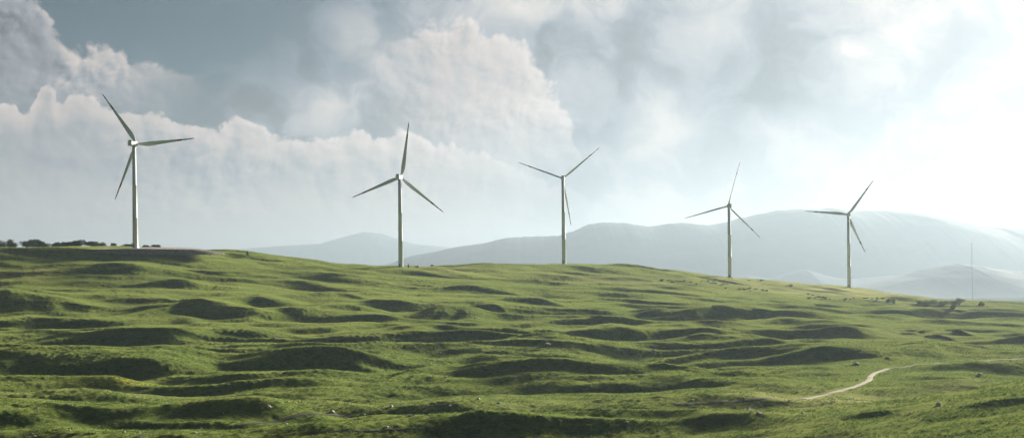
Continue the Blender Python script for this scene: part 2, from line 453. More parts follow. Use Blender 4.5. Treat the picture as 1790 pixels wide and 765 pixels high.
M = {}
def materials():
    M['white'] = simple_mat('turbine_white_paint', (.66, .71, .75), .65, var=.05, scale=.4, spec=.15)
    # blade: white with two red bands measured along the blade (object z)
    m, k, out = new_mat('blade_paint')
    z = k.xyz(k.n('ShaderNodeTexCoord').outputs['Object'])[2]
    def band(a, b):
        return k.m('MULTIPLY', k.m('GREATER_THAN', z, a), k.m('LESS_THAN', z, b))
    red = k.m('ADD', band(31.5, 35), band(41, 45.5), clamp=True)
    b = k.n('ShaderNodeBsdfPrincipled')
    k.l(k.mix(red, (.55, .60, .64), (.34, .03, .025)), b.inputs['Base Color']); b.inputs['Roughness'].default_value = .6; b.inputs['Specular IOR Level'].default_value = .15
    k.l(b.outputs[0], out.inputs[0]); M['blade'] = m
    M['dark'] = simple_mat('dark_grille', (.05, .055, .06), .6)
    M['steel'] = simple_mat('galvanised_steel', (.35, .36, .37), .45, metal=.7)
    M['concrete'] = simple_mat('concrete', (.42, .40, .37), .9, bump=.02, scale=1.5)
    M['gravel'] = simple_mat('pale_gravel', (.42, .38, .33), .95, scale=.6, bump=.12, bscale=2.5, color2=(.27, .24, .21))
    M['rubble'] = simple_mat('rubble', (.26, .25, .23), .95, scale=.5, bump=.5, bscale=.9, color2=(.10, .11, .09))
    M['rock'] = simple_mat('limestone', (.50, .48, .44), .9, scale=1.2, bump=.12, bscale=3, color2=(.27, .26, .23))
    M['track'] = simple_mat('track_gravel', (.31, .29, .23), .95, scale=.5, bump=.08, bscale=2.0, color2=(.27, .25, .18))
    M['rut'] = simple_mat('worn_track_soil', (.085, .085, .045), .95, scale=.35, bump=.08, bscale=2.0, color2=(.04, .05, .025))
    M['bark'] = simple_mat('bark', (.10, .075, .05), .9, scale=3, bump=.05, bscale=6)

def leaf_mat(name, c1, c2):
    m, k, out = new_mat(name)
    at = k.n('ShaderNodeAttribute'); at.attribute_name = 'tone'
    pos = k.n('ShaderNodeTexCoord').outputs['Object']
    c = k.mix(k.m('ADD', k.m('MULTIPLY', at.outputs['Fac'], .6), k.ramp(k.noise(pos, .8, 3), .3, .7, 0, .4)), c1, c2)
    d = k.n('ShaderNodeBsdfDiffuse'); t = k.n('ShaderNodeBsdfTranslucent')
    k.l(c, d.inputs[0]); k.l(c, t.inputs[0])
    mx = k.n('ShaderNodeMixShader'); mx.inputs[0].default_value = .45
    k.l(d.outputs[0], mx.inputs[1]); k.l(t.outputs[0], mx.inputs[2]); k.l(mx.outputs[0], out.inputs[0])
    return m

def blade_mesh():
    # airfoil sections along z; chord in x, thickness in y
    R = 45.0
    stations = [(0.9, 1.9, 1.9, 0), (2.0, 1.9, 1.85, 0), (4.0, 2.35, 1.35, 14), (6.5, 3.15, 1.0, 15), (9.0, 3.45, .80, 13),
                (13, 3.15, .62, 10), (18, 2.65, .48, 7), (24, 2.15, .36, 5), (30, 1.7, .27, 3), (36, 1.25, .19, 1.5),
                (40.5, .92, .13, .5), (43.5, .6, .08, 0), (44.6, .34, .05, 0), (45.0, .10, .02, 0)]
    n = 18; verts = []; faces = []; rings = []
    for (z, c, th, tw) in stations:
        ring = []; circ = max(0, min(1, (4.5-z)/2.5)); tw = math.radians(tw)
        bend = -1.0*(z/R)**2            # slight prebend upwind
        for i in range(n):
            a = 2*math.pi*i/n
            xc = c*.5*math.cos(a); yc = th*.5*math.sin(a)
            # airfoil: thick nose, thin tail, nose 30% ahead of the pitch axis
            xa = c*(.5*math.cos(a)+.20); ya = th*.5*math.sin(a)*(1-.55*(math.cos(a)+1)/2)*1.25
            x = xc*circ+xa*(1-circ); y = yc*circ+ya*(1-circ)
            ring.append((x*math.cos(tw)-y*math.sin(tw), x*math.sin(tw)+y*math.cos(tw)+bend, z))
        rings.append(ring)
    add_ring_tube(verts, faces, rings)
    me = bpy.data.meshes.new('blade'); me.from_pydata(verts, [], faces); me.materials.append(M['blade'])
    me.polygons.foreach_set('use_smooth', np.ones(len(me.polygons), bool)); me.update()
    return me

def bevel_box(name, sx, sy, sz, bev, mats, parent, loc=(0, 0, 0), seg=3, taper=None):
    bm = bmesh.new(); bmesh.ops.create_cube(bm, size=1)
    for v in bm.verts:
        v.co = Vector((v.co.x*sx, v.co.y*sy, v.co.z*sz))
        if taper: taper(v.co)
    bmesh.ops.bevel(bm, geom=bm.edges[:], offset=bev, segments=seg, affect='EDGES', profile=.6)
    for v in bm.verts: v.co += Vector(loc)
    me = bpy.data.meshes.new(name); bm.to_mesh(me); bm.free()
    for m in mats: me.materials.append(m)
    o = bpy.data.objects.new(name, me); col.objects.link(o); o.parent = parent
    return o

TURB = [  # hub pixel, depth, yaw, phase, pitch, label
 ((239,252), 810,  8,  4,  8, 'nearest and largest wind turbine, on the gravel pad at the left end of the ridge'),
 ((701,310), 890, 10, 80, 10, 'dark backlit wind turbine on the saddle, one blade almost straight up, against bare clouds'),
 ((984,312), 1030, 4, 40, 50, 'wind turbine on the round crest in the middle, two upper blades spread like a Y'),
 ((1273,360),1085, 2, 76, 55, 'pale wind turbine in front of the dip in the mountain line, second from the right'),
 ((1482,375),1180,11, 54, 14, 'farthest pale wind turbine on the dry grass spur, hub level with the mountain top'),
]
def turbines():
    bm_blade = blade_mesh()
    for ti, (hp, D, psi, th, pitch, label) in enumerate(TURB):
        u, v = px2uv(*hp); psi = math.radians(psi); tilt = math.radians(5)
        hub = Vector((float(u)*D, D, float(v)*D))
        n = Vector((math.sin(psi)*math.cos(tilt), math.cos(psi)*math.cos(tilt), math.sin(tilt)))
        over = 4.2
        tx, ty = hub.x-n.x*over, hub.y-n.y*over
        gz = smoothed_z(tx, ty, 3.0)
        root = empty('wind_turbine', (tx, ty, gz), label, 'wind turbine', 'wind turbines along the ridge')
        ht = hub.z-gz-over*math.sin(tilt)-1.9       # tower top, below the nacelle
        # tower with flange rings at its section joints
        verts = []; faces = []
        r0, r1 = 1.98, 1.30
        rings = [circle(r0, -1.0)]
        for zf in (0.0, .30, .62, 1.0):
            z = zf*ht; r = r0+(r1-r0)*zf
            if zf in (.30, .62):
                rings += [circle(r, z-.12), circle(r+.05, z-.10), circle(r+.05, z+.10), circle(r, z+.12)]
            else: rings.append(circle(r, z))
        add_ring_tube(verts, faces, rings)
        tower = mesh_obj('tower', verts, faces, [M['white']], root)
        # door, steps at the foot, facing the camera side
        door = bevel_box('door', .95, .10, 2.2, .04, [M['dark']], tower, (-.7, -2.02, 2.1), 2)
        sv = []; sf = []
        for s in range(6):
            y0 = -2.25-.3*s; z1 = 1.0-.17*s
            b0 = len(sv)
            for (x, y, z) in [(-1.3, y0, -.3), (-.1, y0, -.3), (-.1, y0-.3, -.3), (-1.3, y0-.3, -.3), (-1.3, y0, z1), (-.1, y0, z1), (-.1, y0-.3, z1), (-1.3, y0-.3, z1)]:
                sv.append((x, y, z))
            sf += [tuple(b0+i for i in q) for q in ((0, 3, 2, 1), (4, 5, 6, 7), (0, 1, 5, 4), (1, 2, 6, 5), (2, 3, 7, 6), (3, 0, 4, 7))]
        mesh_obj('stair', sv, sf, [M['steel']], root, smooth=False)
        # foundation ring
        verts = []; faces = []
        add_ring_tube(verts, faces, [circle(3.6, -1.2, 40), circle(3.6, .12, 40), circle(3.3, .28, 40), circle(2.2, .30, 40)])
        mesh_obj('foundation', verts, faces, [M['concrete']], root, smooth=False)
        # nacelle: rounded box behind the hub
        nz = hub.z-gz-over*math.sin(tilt)
        rot = Euler((0, 0, -psi)).to_matrix() @ Euler((tilt, 0, 0)).to_matrix()   # +y = rotor axis
        def tp(c):
            if c.y < 0: c.z *= .84; c.x *= .9
        nac = bevel_box('nacelle', 3.5, 9.2, 3.6, .55, [M['white']], root, (0, -2.3, 0), 4, tp)
        nac.matrix_local = Matrix.Translation((0, 0, nz)) @ rot.to_4x4()
        vent = bevel_box('cooler', 2.6, .8, 1.1, .08, [M['dark']], nac, (0, -5.6, 2.0), 2)
        mast = []; mf = []
        add_ring_tube(mast, mf, [circle(.05, 1.6, 8, .6, -3), circle(.05, 4.2, 8, .6, -3)])
        mesh_obj('wind_vane_mast', mast, mf, [M['steel']], nac)
        # hub / spinner : lathe along y
        verts = []; faces = []
        rr = []
        for (y, r) in [(2.45, 1.45), (3.0, 1.75), (4.2, 1.80), (5.2, 1.55), (5.9, 1.05), (6.25, .5), (6.35, .05)]:
            rr.append([(r*math.cos(2*math.pi*i/28), y, r*math.sin(2*math.pi*i/28)) for i in range(28)])
        add_ring_tube(verts, faces, rr)
        h = mesh_obj('hub', verts, faces, [M['white']], root)
        h.matrix_local = nac.matrix_local.copy()
        # blades
        hl = Vector((hub.x-tx, hub.y-ty, hub.z-gz))
        e1 = Vector((math.cos(psi), -math.sin(psi), 0)); e2 = n.cross(e1)
        if e2.z < 0: e2 = -e2
        for b in range(3):
            a = math.radians(th+120*b)
            zdir = (e1*math.cos(a)+e2*math.sin(a)+n*math.tan(math.radians(2))).normalized()
            xd = n.cross(zdir).normalized()        # chord direction in the rotor plane
            yd = zdir.cross(xd)
            R = Matrix((xd, yd, zdir)).transposed()
            R = R @ Matrix.Rotation(math.radians(pitch), 3, 'Z')
            bo = bpy.data.objects.new('blade', bm_blade); col.objects.link(bo); bo.parent = root
            bo.matrix_local = Matrix.Translation(hl) @ R.to_4x4()

# ------------------------------------------------------------------ ribbons draped on the land
def ribbon(name, pix, width, mat, lift=.10, kind='structure', wvar=.12):
    W = [surf_at(x, y) for (x, y) in pix]
    P = np.array(W); seg = np.hypot(*(np.diff(P[:, :2], axis=0).T)); s = np.concatenate([[0], np.cumsum(seg)])
    n = max(int(s[-1]/1.0), 8); q = np.linspace(0, s[-1], n)
    # smooth (Catmull style) by repeated averaging of the dense polyline
    x = np.interp(q, s, P[:, 0]); y = np.interp(q, s, P[:, 1])
    for _ in range(60):
        x[1:-1] = (x[:-2]+2*x[1:-1]+x[2:])/4; y[1:-1] = (y[:-2]+2*y[1:-1]+y[2:])/4
    tx = np.gradient(x); ty = np.gradient(y); L = np.hypot(tx, ty)+1e-9; nx, ny = -ty/L, tx/L
    m = 7; G = np.zeros((n, m, 3))
    for j in range(m):
        t = (j/(m-1)-.5)*2
        w = width*.5*(1+wvar*2*pnoise(q/9, q*0+j*.1, 90+(1 if t > 0 else 0)))
        xx = x+nx*w*t; yy = y+ny*w*t
        G[:, j] = np.stack([xx, yy, land_z(xx, yy)+lift-(.12 if abs(t) > .99 else 0)], -1)
    o = grid_obj(name, G, mat)
    o['kind'] = kind
    return o

_YF = np.arange(165, 1300, .5)
def surf_at(px, py):
    """first hit of the ray through a photo pixel with the finished land"""
    u, v = px2uv(px, py); u = float(u); v = float(v)
    z = land_z(u*_YF, _YF)
    hit = np.nonzero(z/_YF >= v)[0]
    Y = _YF[hit[0]] if len(hit) else _YF[np.argmax(z/_YF)]
    return (u*Y, Y, float(land_z(np.array([u*Y]), np.array([Y]))[0]))

def tracks():
    ribbon('track', ROADPX[:8], 2.0, M['track'])
    ribbon('track', ROADPX[7:], 1.8, M['rut'], wvar=.3)
    ribbon('track', [(1180,707),(1300,702),(1408,697)], 1.4, M['rut'], wvar=.3)
    ribbon('track', [(240,765),(330,752),(420,745),(500,733),(580,722),(640,724),(720,726)], 1.5, M['rut'], wvar=.3)
    ribbon('track', [(540,757),(640,756),(700,748),(760,750)], 1.2, M['rut'], wvar=.3)
    ribbon('track', [(890,712),(1000,718),(1080,716),(1200,714)], 1.2, M['rut'], wvar=.3)
    ribbon('track', [(1310,712),(1316,718),(1328,724)], 1.0, M['rut'], wvar=.3)

# ------------------------------------------------------------------ gravel pad under the first turbine
def pad():
    u, v = px2uv(236, 431); Y = 806
    pts = []
    # outline of the flat top in world units, longer to the right
    cx, cy = float(u)*Y, Y
    top = smoothed_z(cx, cy+3, 3)+.15
    n = 90; rings = []
    for (s, dz, jit) in ((0.02, 0, 0), (.6, 0, 0), (.97, 0, .0), (1.0, -.15, .4), (1.1, -.7, 1.5), (1.25, -1.3, 2.0), (1.7, -3.4, 1.4)):
        ring = []
        for i in range(n):
            a = 2*math.pi*i/n
            rx = (37 if math.cos(a) < 0 else 48); ry = 9 if math.sin(a) < 0 else 14
            x = cx+math.copysign(abs(math.cos(a))**.7, math.cos(a))*rx*(1+(s-1)*.5 if s > 1 else s)
            y = cy+math.copysign(abs(math.sin(a))**.8, math.sin(a))*ry*s
            j = jit*float(pnoise(np.array([x/3.0]), np.array([y/3.0+s*9]), 77)[0])*1.2
            ring.append((x, y+j, top+dz+j*.5))
        rings.append(ring)
    verts = []; faces = []; add_ring_tube(verts, faces, rings)
    idx = [0 if (k // n) < 3 else 1 for k in range(n*(len(rings)-1))]+[0, 1]
    verts = [(x, y, z-.095*(cy+14-y)+1.15-.035*max(x-cx-8, 0)) for (x, y, z) in verts]
    o = mesh_obj('gravel_pad', verts, faces, [M['gravel'], M['rubble']], smooth=False, mat_idx=idx)
    o['kind'] = 'structure'
    return top

# ------------------------------------------------------------------ rough grass on the nearer ground
def tussocks():
    n = 200000; r = np.random.default_rng(5)
    Y = 150+(r.uniform(0, 1, n)**1.2)*382; u = r.uniform(-.49, .49, n); X = u*Y
    keep = (fbm(X/14, Y/10, 3, 81)+.45*pnoise(X/3, Y/3, 84)) > r.uniform(-.35, .45, n)
    rd = np.full(len(X), 1e9)
    for a, b in zip(ROAD[:-1], ROAD[1:]):
        ab = b-a; tt = np.clip(((X-a[0])*ab[0]+(Y-a[1])*ab[1])/(ab@ab), 0, 1)
        rd = np.minimum(rd, np.hypot(X-a[0]-tt*ab[0], Y-a[1]-tt*ab[1]))
    keep &= rd > 2.2
    X, Y = X[keep], Y[keep]; n = len(X); Z = land_z(X, Y)
    B = 6; h = r.uniform(.18, .5, (n, 1))*(.75+.35*r.uniform(0, 1, (n, B)))
    ang = r.uniform(0, 2*np.pi, (n, B)); lean = r.uniform(.1, .7, (n, B))*h; wd = .045+.03*h
    bx = X[:, None]+r.normal(0, .12, (n, B)); by = Y[:, None]+r.normal(0, .12, (n, B)); bz = Z[:, None]+0*bx-.04
    px, py = np.cos(ang+1.57)*wd, np.sin(ang+1.57)*wd
    V = np.stack([np.stack([bx-px, by-py, bz], -1), np.stack([bx+px, by+py, bz], -1),
                  np.stack([bx+np.cos(ang)*lean, by+np.sin(ang)*lean, bz+h], -1)], 2).reshape(-1, 3)
    m = len(V)//3; me = bpy.data.meshes.new('rough_grass')
    me.vertices.add(3*m); me.vertices.foreach_set('co', V.reshape(-1).astype(np.float32))
    me.loops.add(3*m); me.loops.foreach_set('vertex_index', np.arange(3*m, dtype=np.int32))
    me.polygons.add(m); me.polygons.foreach_set('loop_start', np.arange(0, 3*m, 3, dtype=np.int32))
    me.polygons.foreach_set('loop_total', np.full(m, 3, dtype=np.int32)); me.update(calc_edges=True)
    at = me.attributes.new('tone', 'FLOAT', 'POINT'); at.data.foreach_set('value', np.repeat(r.uniform(0, 1, n), 3*B).astype(np.float32))
    me.materials.append(leaf_mat('grass_blades', (.066, .122, .030), (.130, .172, .045)))
    o = bpy.data.objects.new('rough_grass', me); col.objects.link(o); o['kind'] = 'stuff'

# ------------------------------------------------------------------ trees and bushes
def foliage_mesh(name, lobes, n, leaf, mat, seed, trunk=None):
    """many small leaf quads spread through lumpy lobes: (cx, cy, cz, rx, ry, rz)"""
    r = np.random.default_rng(seed)
    vol = np.array([l[3]*l[4]*l[5] for l in lobes]); pick = r.choice(len(lobes), n, p=vol/vol.sum())
    L = np.array(lobes)[pick]
    d = r.normal(size=(n, 3)); d /= np.linalg.norm(d, axis=1)[:, None]
    rad = r.uniform(.25, 1.0, n)**.45
    lump = 1+.28*np.sin(d[:, 0]*5+pick)*np.cos(d[:, 1]*6+pick*2)+.18*r.normal(size=n)*.6
    P = L[:, :3]+d*L[:, 3:]*(rad*lump)[:, None]
    P[:, 2] = np.maximum(P[:, 2], .05)
    a = r.normal(size=(n, 3)); a /= np.linalg.norm(a, axis=1)[:, None]
    b = np.cross(a, r.normal(size=(n, 3))); b /= np.linalg.norm(b, axis=1)[:, None]
    s = leaf*r.uniform(.6, 1.4, n)[:, None]
    V = np.stack([P-a*s, P+b*s*.6, P+a*s, P-b*s*.6], 1).reshape(-1, 3)
    me = bpy.data.meshes.new(name)
    me.vertices.add(4*n); me.vertices.foreach_set('co', V.reshape(-1).astype(np.float32))
    me.loops.add(4*n); me.loops.foreach_set('vertex_index', np.arange(4*n, dtype=np.int32))
    me.polygons.add(n); me.polygons.foreach_set('loop_start', np.arange(0, 4*n, 4, dtype=np.int32))
    me.polygons.foreach_set('loop_total', np.full(n, 4, dtype=np.int32))
    me.update(calc_edges=True)
    at = me.attributes.new('tone', 'FLOAT', 'POINT'); at.data.foreach_set('value', np.repeat(r.uniform(0, 1, n), 4).astype(np.float32))
    me.materials.append(mat)
    return me

def plant(name, base, w, h, label, cat, mat, seed, group=None, leaf=.22, n=2600, trunk=True, lobes_n=7, flat=1.0):
    """a tree or bush: crown of leaves on a branching trunk, w wide and h tall (metres)"""
    r = random.Random(seed)
    root = empty(name, base, label, cat, group)
    lobes = []
    lo = .30 if trunk else .12
    for i in range(lobes_n):
        x = r.uniform(-.36, .36)*w; y = r.uniform(-.3, .3)*w*flat
        ex = 1-(2*x/w)**2*.55
        rz = h*r.uniform(.17, .26); z = h*(lo+(1-lo)*r.uniform(.15, .78))*ex
        lobes.append((x, y, max(z, rz*.6), w*r.uniform(.16, .25), w*r.uniform(.15, .22)*flat, rz))
    cm = foliage_mesh('crown', lobes, n, leaf, mat, seed, None)
    c = bpy.data.objects.new('crown', cm); col.objects.link(c); c.parent = root
    # trunk and limbs
    verts = []; faces = []
    tr = max(.06, w*.022)
    def limb(p, q, r0, r1, k=7):
        p = Vector(p); q = Vector(q); ax = (q-p).normalized(); s = ax.orthogonal().normalized(); t = ax.cross(s)
        mid = (p+q)/2+s*((q-p).length*.06)
        rings = []
        for (c0, rr) in ((p, r0), (mid, (r0+r1)/2), (q, r1)):
            rings.append([tuple(c0+s*(rr*math.cos(2*math.pi*i/k))+t*(rr*math.sin(2*math.pi*i/k))) for i in range(k)])
        add_ring_tube(verts, faces, rings)
    fork = (r.uniform(-.04, .04)*w, 0, h*(.32 if trunk else .12))
    limb((0, 0, -.5), fork, tr*1.4, tr)
    for lb in lobes[:6]:
        limb(fork, (lb[0]*.85, lb[1]*.85, lb[2]), tr*.7, tr*.15)
    mesh_obj('trunk', verts, faces, [M['bark']], root)
    return root

# ------------------------------------------------------------------ rocks
def rock_mesh(seed, flat=.6, sub=2):
    bm = bmesh.new(); bmesh.ops.create_icosphere(bm, subdivisions=sub, radius=1)
    r = np.random.default_rng(seed); planes = [(Vector(r.normal(size=3)).normalized(), r.uniform(.55, .85)) for _ in range(7)]
    for v in bm.verts:
        for (nn, dd) in planes:
            k = v.co.dot(nn)
            if k > dd: v.co -= nn*(k-dd)
        v.co *= 1+.06*r.normal()
        v.co.z *= flat
    me = bpy.data.meshes.new('rock'); bm.to_mesh(me); bm.free(); me.materials.append(M['rock'])
    return me
def rocks():
    protos = [rock_mesh(100+i, .5+.07*i) for i in range(6)]
    named = [  # px, py, size m, label
      (856,602,2.4,'tallest pale boulder standing on the grass lip in the middle of the valley'),
      (958,603,2.6,'wide grey boulder on the lip right of the tallest pale boulder'),
      (1143,614,1.9,'grey boulder alone on the smooth green bench right of centre'),
      (581,722,1.5,'brownish boulder at the bend of the worn dark track'),
      (635,724,1.0,'pale boulder beside the track, right of the brownish boulder'),
      (684,711,1.1,'grey boulder on the lit grass above the right end of the dark track'),
      (1497,636,2.6,'large grey boulder in the dip left of the gravel track'),
      (1499,664,1.1,'small bright white stone just left of the gravel track bend'),
      (1640,709,1.5,'grey boulder with a pointed top on the near grassy spur at right'),
      (872,705,1.0,'white upright stone beside dark scrub in the lower middle'),
      (836,698,1.1,'dark low boulder left of the white upright stone'),
      (470,712,1.3,'flat pale slab on the shaded mound at lower left'),
      (56,759,.8,'brightest white stone at the lower left edge of the grass'),
      (342,757,.9,'pale stone beside the left end of the dark track'),
      (1403,722,.9,'dark stone on the pale dry grass left of the near spur'),
      (1713,656,1.8,'grey flat boulder on the shaded bank at the right edge'),
      (780,659,.9,'white stone inside the dark hollow left of centre'),
      (753,634,.7,'small pale stone on the rim above the dark hollow left of centre'),
    ]
    for i, (x, y, s, lab) in enumerate(named):
        o = bpy.data.objects.new('boulder', protos[i % 6]); col.objects.link(o)
        p = surf_at(x, y); o.location = (p[0], p[1], p[2]+s*.12)
        o.scale = (s*.55*random.uniform(.9, 1.3), s*.5, s*.6); o.rotation_euler = (random.uniform(-.2, .2), random.uniform(-.2, .2), random.uniform(0, 6))
        tag(o, lab, 'boulder', 'boulders on the pasture')
    small = [(480,591),(588,594),(596,614),(661,589),(663,600),(672,592),(678,595),(725,606),(770,617),(774,589),(761,608),(864,621),(874,623),(393,628),
      (268,600),(92,655),(261,645),(18,714),(33,713),(40,711),(67,714),(60,763),(122,752),(217,755),(243,755),(391,722),(351,748),(500,741),(622,746),(676,746),
      (690,754),(745,700),(756,709),(785,710),(795,592),(1503,616),(1440,650),(1505,612),(1210,700),(1125,705),(945,727),(1095,738),(740,553),(830,556),
      (118,707),(125,709),(700,652),(712,640),(1250,630),(1345,606),(1598,672),(1555,690),(1700,660),(1660,700),(1430,665),(965,609),(735,600),(1008,545),(1155,545),(1172,546),(1240,552),(1300,553),
      (20,612),(100,645),(310,650),(520,690),(455,700),(900,660),(1050,668),(1380,700),(1600,640),(1480,640),(370,600),(430,640)]
    for i, (x, y) in enumerate(small):
        o = bpy.data.objects.new('stone', protos[(i*5) % 6]); col.objects.link(o)
        p = surf_at(x+random.uniform(-1, 1), y); s = random.uniform(.35, .85)*(1.0 if y > 600 else 1.4)
        o.location = (p[0], p[1], p[2]+s*.12); o.scale = (s*.6, s*.55, s*.55); o.rotation_euler = (0, 0, random.uniform(0, 6))
        tag(o, 'small pale stone lying in the short grass', 'stone', 'small pale stones scattered on the pasture')

def vegetation():
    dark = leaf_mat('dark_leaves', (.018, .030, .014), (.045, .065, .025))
    mid = leaf_mat('green_leaves', (.10, .14, .06), (.18, .20, .10))  # leaf colour lightened to stand in for the pale haze glare
    # trees behind the left end of the ridge (centre px, top px, width px)
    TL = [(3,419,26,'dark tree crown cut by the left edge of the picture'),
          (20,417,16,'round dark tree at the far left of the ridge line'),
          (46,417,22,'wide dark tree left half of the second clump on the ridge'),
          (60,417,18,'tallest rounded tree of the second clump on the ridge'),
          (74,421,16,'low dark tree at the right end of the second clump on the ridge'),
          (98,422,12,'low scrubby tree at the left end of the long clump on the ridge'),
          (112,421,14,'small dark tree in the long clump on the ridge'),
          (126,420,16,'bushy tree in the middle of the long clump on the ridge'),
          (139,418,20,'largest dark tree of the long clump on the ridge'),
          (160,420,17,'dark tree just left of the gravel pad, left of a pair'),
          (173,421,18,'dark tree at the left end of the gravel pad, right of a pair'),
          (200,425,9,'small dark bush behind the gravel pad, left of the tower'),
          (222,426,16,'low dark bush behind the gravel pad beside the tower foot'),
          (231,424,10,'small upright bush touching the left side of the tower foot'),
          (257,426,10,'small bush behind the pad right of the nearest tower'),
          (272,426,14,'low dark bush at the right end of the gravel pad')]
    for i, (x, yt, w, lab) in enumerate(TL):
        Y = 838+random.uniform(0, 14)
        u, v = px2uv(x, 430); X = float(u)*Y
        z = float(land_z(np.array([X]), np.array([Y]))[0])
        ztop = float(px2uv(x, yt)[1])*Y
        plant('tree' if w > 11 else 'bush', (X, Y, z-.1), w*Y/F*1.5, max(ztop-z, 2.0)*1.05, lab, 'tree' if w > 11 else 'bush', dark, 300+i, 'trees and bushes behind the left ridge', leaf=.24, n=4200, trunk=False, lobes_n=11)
    # bushes by the second tower
    for i, (x, yt, w, Y, lab) in enumerate([(714,459,4,905,'small dark shrub just right of the second tower foot'),
          (728,463,7,905,'low dark shrub on the saddle right of the second tower'),
          (757,461,8,925,'pair-like low shrub on the crest track'), (433,438,5,846,'lone small shrub on the sloping left crest')]):
        u, v = px2uv(x, yt); X = float(u)*Y; z = float(land_z(np.array([X]), np.array([Y]))[0])
        plant('bush', (X, Y, z-.1), w*Y/F, max(float(v)*Y-z, 1.2), lab, 'bush', dark, 340+i, 'shrubs on the crest', leaf=.16, n=900, trunk=False, lobes_n=5)
    # trees on the right
    TR = [(1608,523,14,4,'low pale green tree at the left end of the right-hand clump'),
          (1626,522,22,6,'wide low tree left of the gap in the right-hand clump'),
          (1650,524,18,6,'round green tree in the middle of the right-hand clump'),
          (1663,524,12,5,'small tree joined to the round green tree of the right-hand clump'),
          (1677,520,17,10,'tallest tree of the right-hand clump, with a domed crown'),
          (1668,530,9,6,'small dark conical bush in front of the right-hand clump'),
          (1557,520,12,6,'yellow-green bush at the right end of the scrub line'),
          (1716,526,7,3,'tiny bush right of the thin mast')]
    for i, (x, yt, w, hp, lab) in enumerate(TR):
        yb = yt+hp+4; p = crest_at(x, yb); Y = p[1]
        ht = max(float(px2uv(x, yt)[1])*Y-p[2], 1.8)
        plant('tree' if w > 12 else 'bush', (p[0], Y, p[2]-.1), w*Y/F*1.35, ht*1.0, lab, 'tree' if w > 12 else 'bush', mid, 360+i, 'trees of the right-hand clump' if i < 6 else 'bushes on the right', leaf=.24, n=3200, trunk=False, lobes_n=10)
    # scrub patches on the upper right slope: individual bushes
    scrub = []
    for (cx, cy, wx, wy, n) in [(1170,491,28,5,9),(1243,494,26,5,14),(1310,505,38,3,10),(1335,508,24,2,6),(1425,519,22,4,9),(1480,522,22,3,6),(1530,521,30,3,8),(1385,500,20,2,4),(1440,522,10,3,4),(1325,490,16,1.5,5)]:
        for _ in range(n): scrub.append((cx+random.gauss(0, .5)*wx, cy+random.gauss(0, .5)*wy))
    protos = []
    for i in range(5):
        r = random.Random(500+i); w = 2.6
        lobes = [(r.uniform(-.8, .8), r.uniform(-.6, .6), r.uniform(.3, .8), r.uniform(.5, .8), r.uniform(.5, .7), r.uniform(.3, .5)) for _ in range(5)]
        protos.append(foliage_mesh('bush', lobes, 420, .17, mid, 500+i))
    for i, (x, y) in enumerate(scrub):
        p = surf_at(x, y); o = bpy.data.objects.new('bush', protos[i % 5]); col.objects.link(o)
        s = random.uniform(.6, 1.35); o.location = (p[0], p[1], p[2]-.05); o.scale = (s*random.uniform(1.1, 2.0), s*1.1, s*random.uniform(.5, .9)); o.rotation_euler = (0, 0, random.uniform(0, 6))
        tag(o, 'low grey-green juniper bush in the scrub on the upper right slope', 'bush', 'scrub bushes on the upper right slope')

def crest_at(px, py):
    """land point in column px whose row is py, on the visible side, or the crest itself"""
    u, v = px2uv(px, py); u = float(u); v = float(v)
    z = land_z(u*_YF, _YF); w = z/_YF
    k = int(np.argmax(w)); hit = np.nonzero(w[:k+1] >= v)[0]
    i = hit[0] if len(hit) else k
    return (u*_YF[i], _YF[i], float(z[i]))

def mast():
    Y = 1500.0; u, v = px2uv(1700, 526); vt = float(px2uv(1700, 424)[1])
    X = float(u)*Y; z = float(land_z(np.array([X]), np.array([Y]))[0]); h = vt*Y-z
    root = empty('lattice_mast', (X, Y, z), 'thin guyed lattice mast standing in the haze at the far right', 'mast')
    verts = []; faces = []
    def bar(p, q, r, k=5):
        p = Vector(p); q = Vector(q); ax = (q-p).normalized(); s = ax.orthogonal().normalized(); t = ax.cross(s)
        add_ring_tube(verts, faces, [[tuple(c+s*(r*math.cos(2*math.pi*i/k))+t*(r*math.sin(2*math.pi*i/k))) for i in range(k)] for c in (p, q)])
    c3 = [(.42*math.cos(a), .42*math.sin(a)) for a in (0, 2.094, 4.189)]
    for c in c3: bar((c[0], c[1], 0), (c[0], c[1], h), .05)
    st = int(h/1.6)
    for i in range(st):
        a = c3[i % 3]; b = c3[(i+1) % 3]; d = c3[(i+2) % 3]
        z0, z1 = i*h/st, (i+1)*h/st
        bar((a[0], a[1], z0), (b[0], b[1], z1), .025, 4); bar((b[0], b[1], z0), (d[0], d[1], z1), .025, 4); bar((d[0], d[1], z0), (a[0], a[1], z1), .025, 4)
    mesh_obj('lattice', verts, faces, [M['steel']], root, smooth=False)
    for a in (0.5, 2.6, 4.7):
        verts = []; faces = []
        gx, gy = 34*math.cos(a), 34*math.sin(a)
        gz = float(land_z(np.array([X+gx]), np.array([Y+gy]))[0])-z
        for f in (.45, .9): bar((0, 0, h*f), (gx, gy, gz), .018, 4)
        mesh_obj('guy_wire', verts, faces, [M['steel']], root, smooth=False)

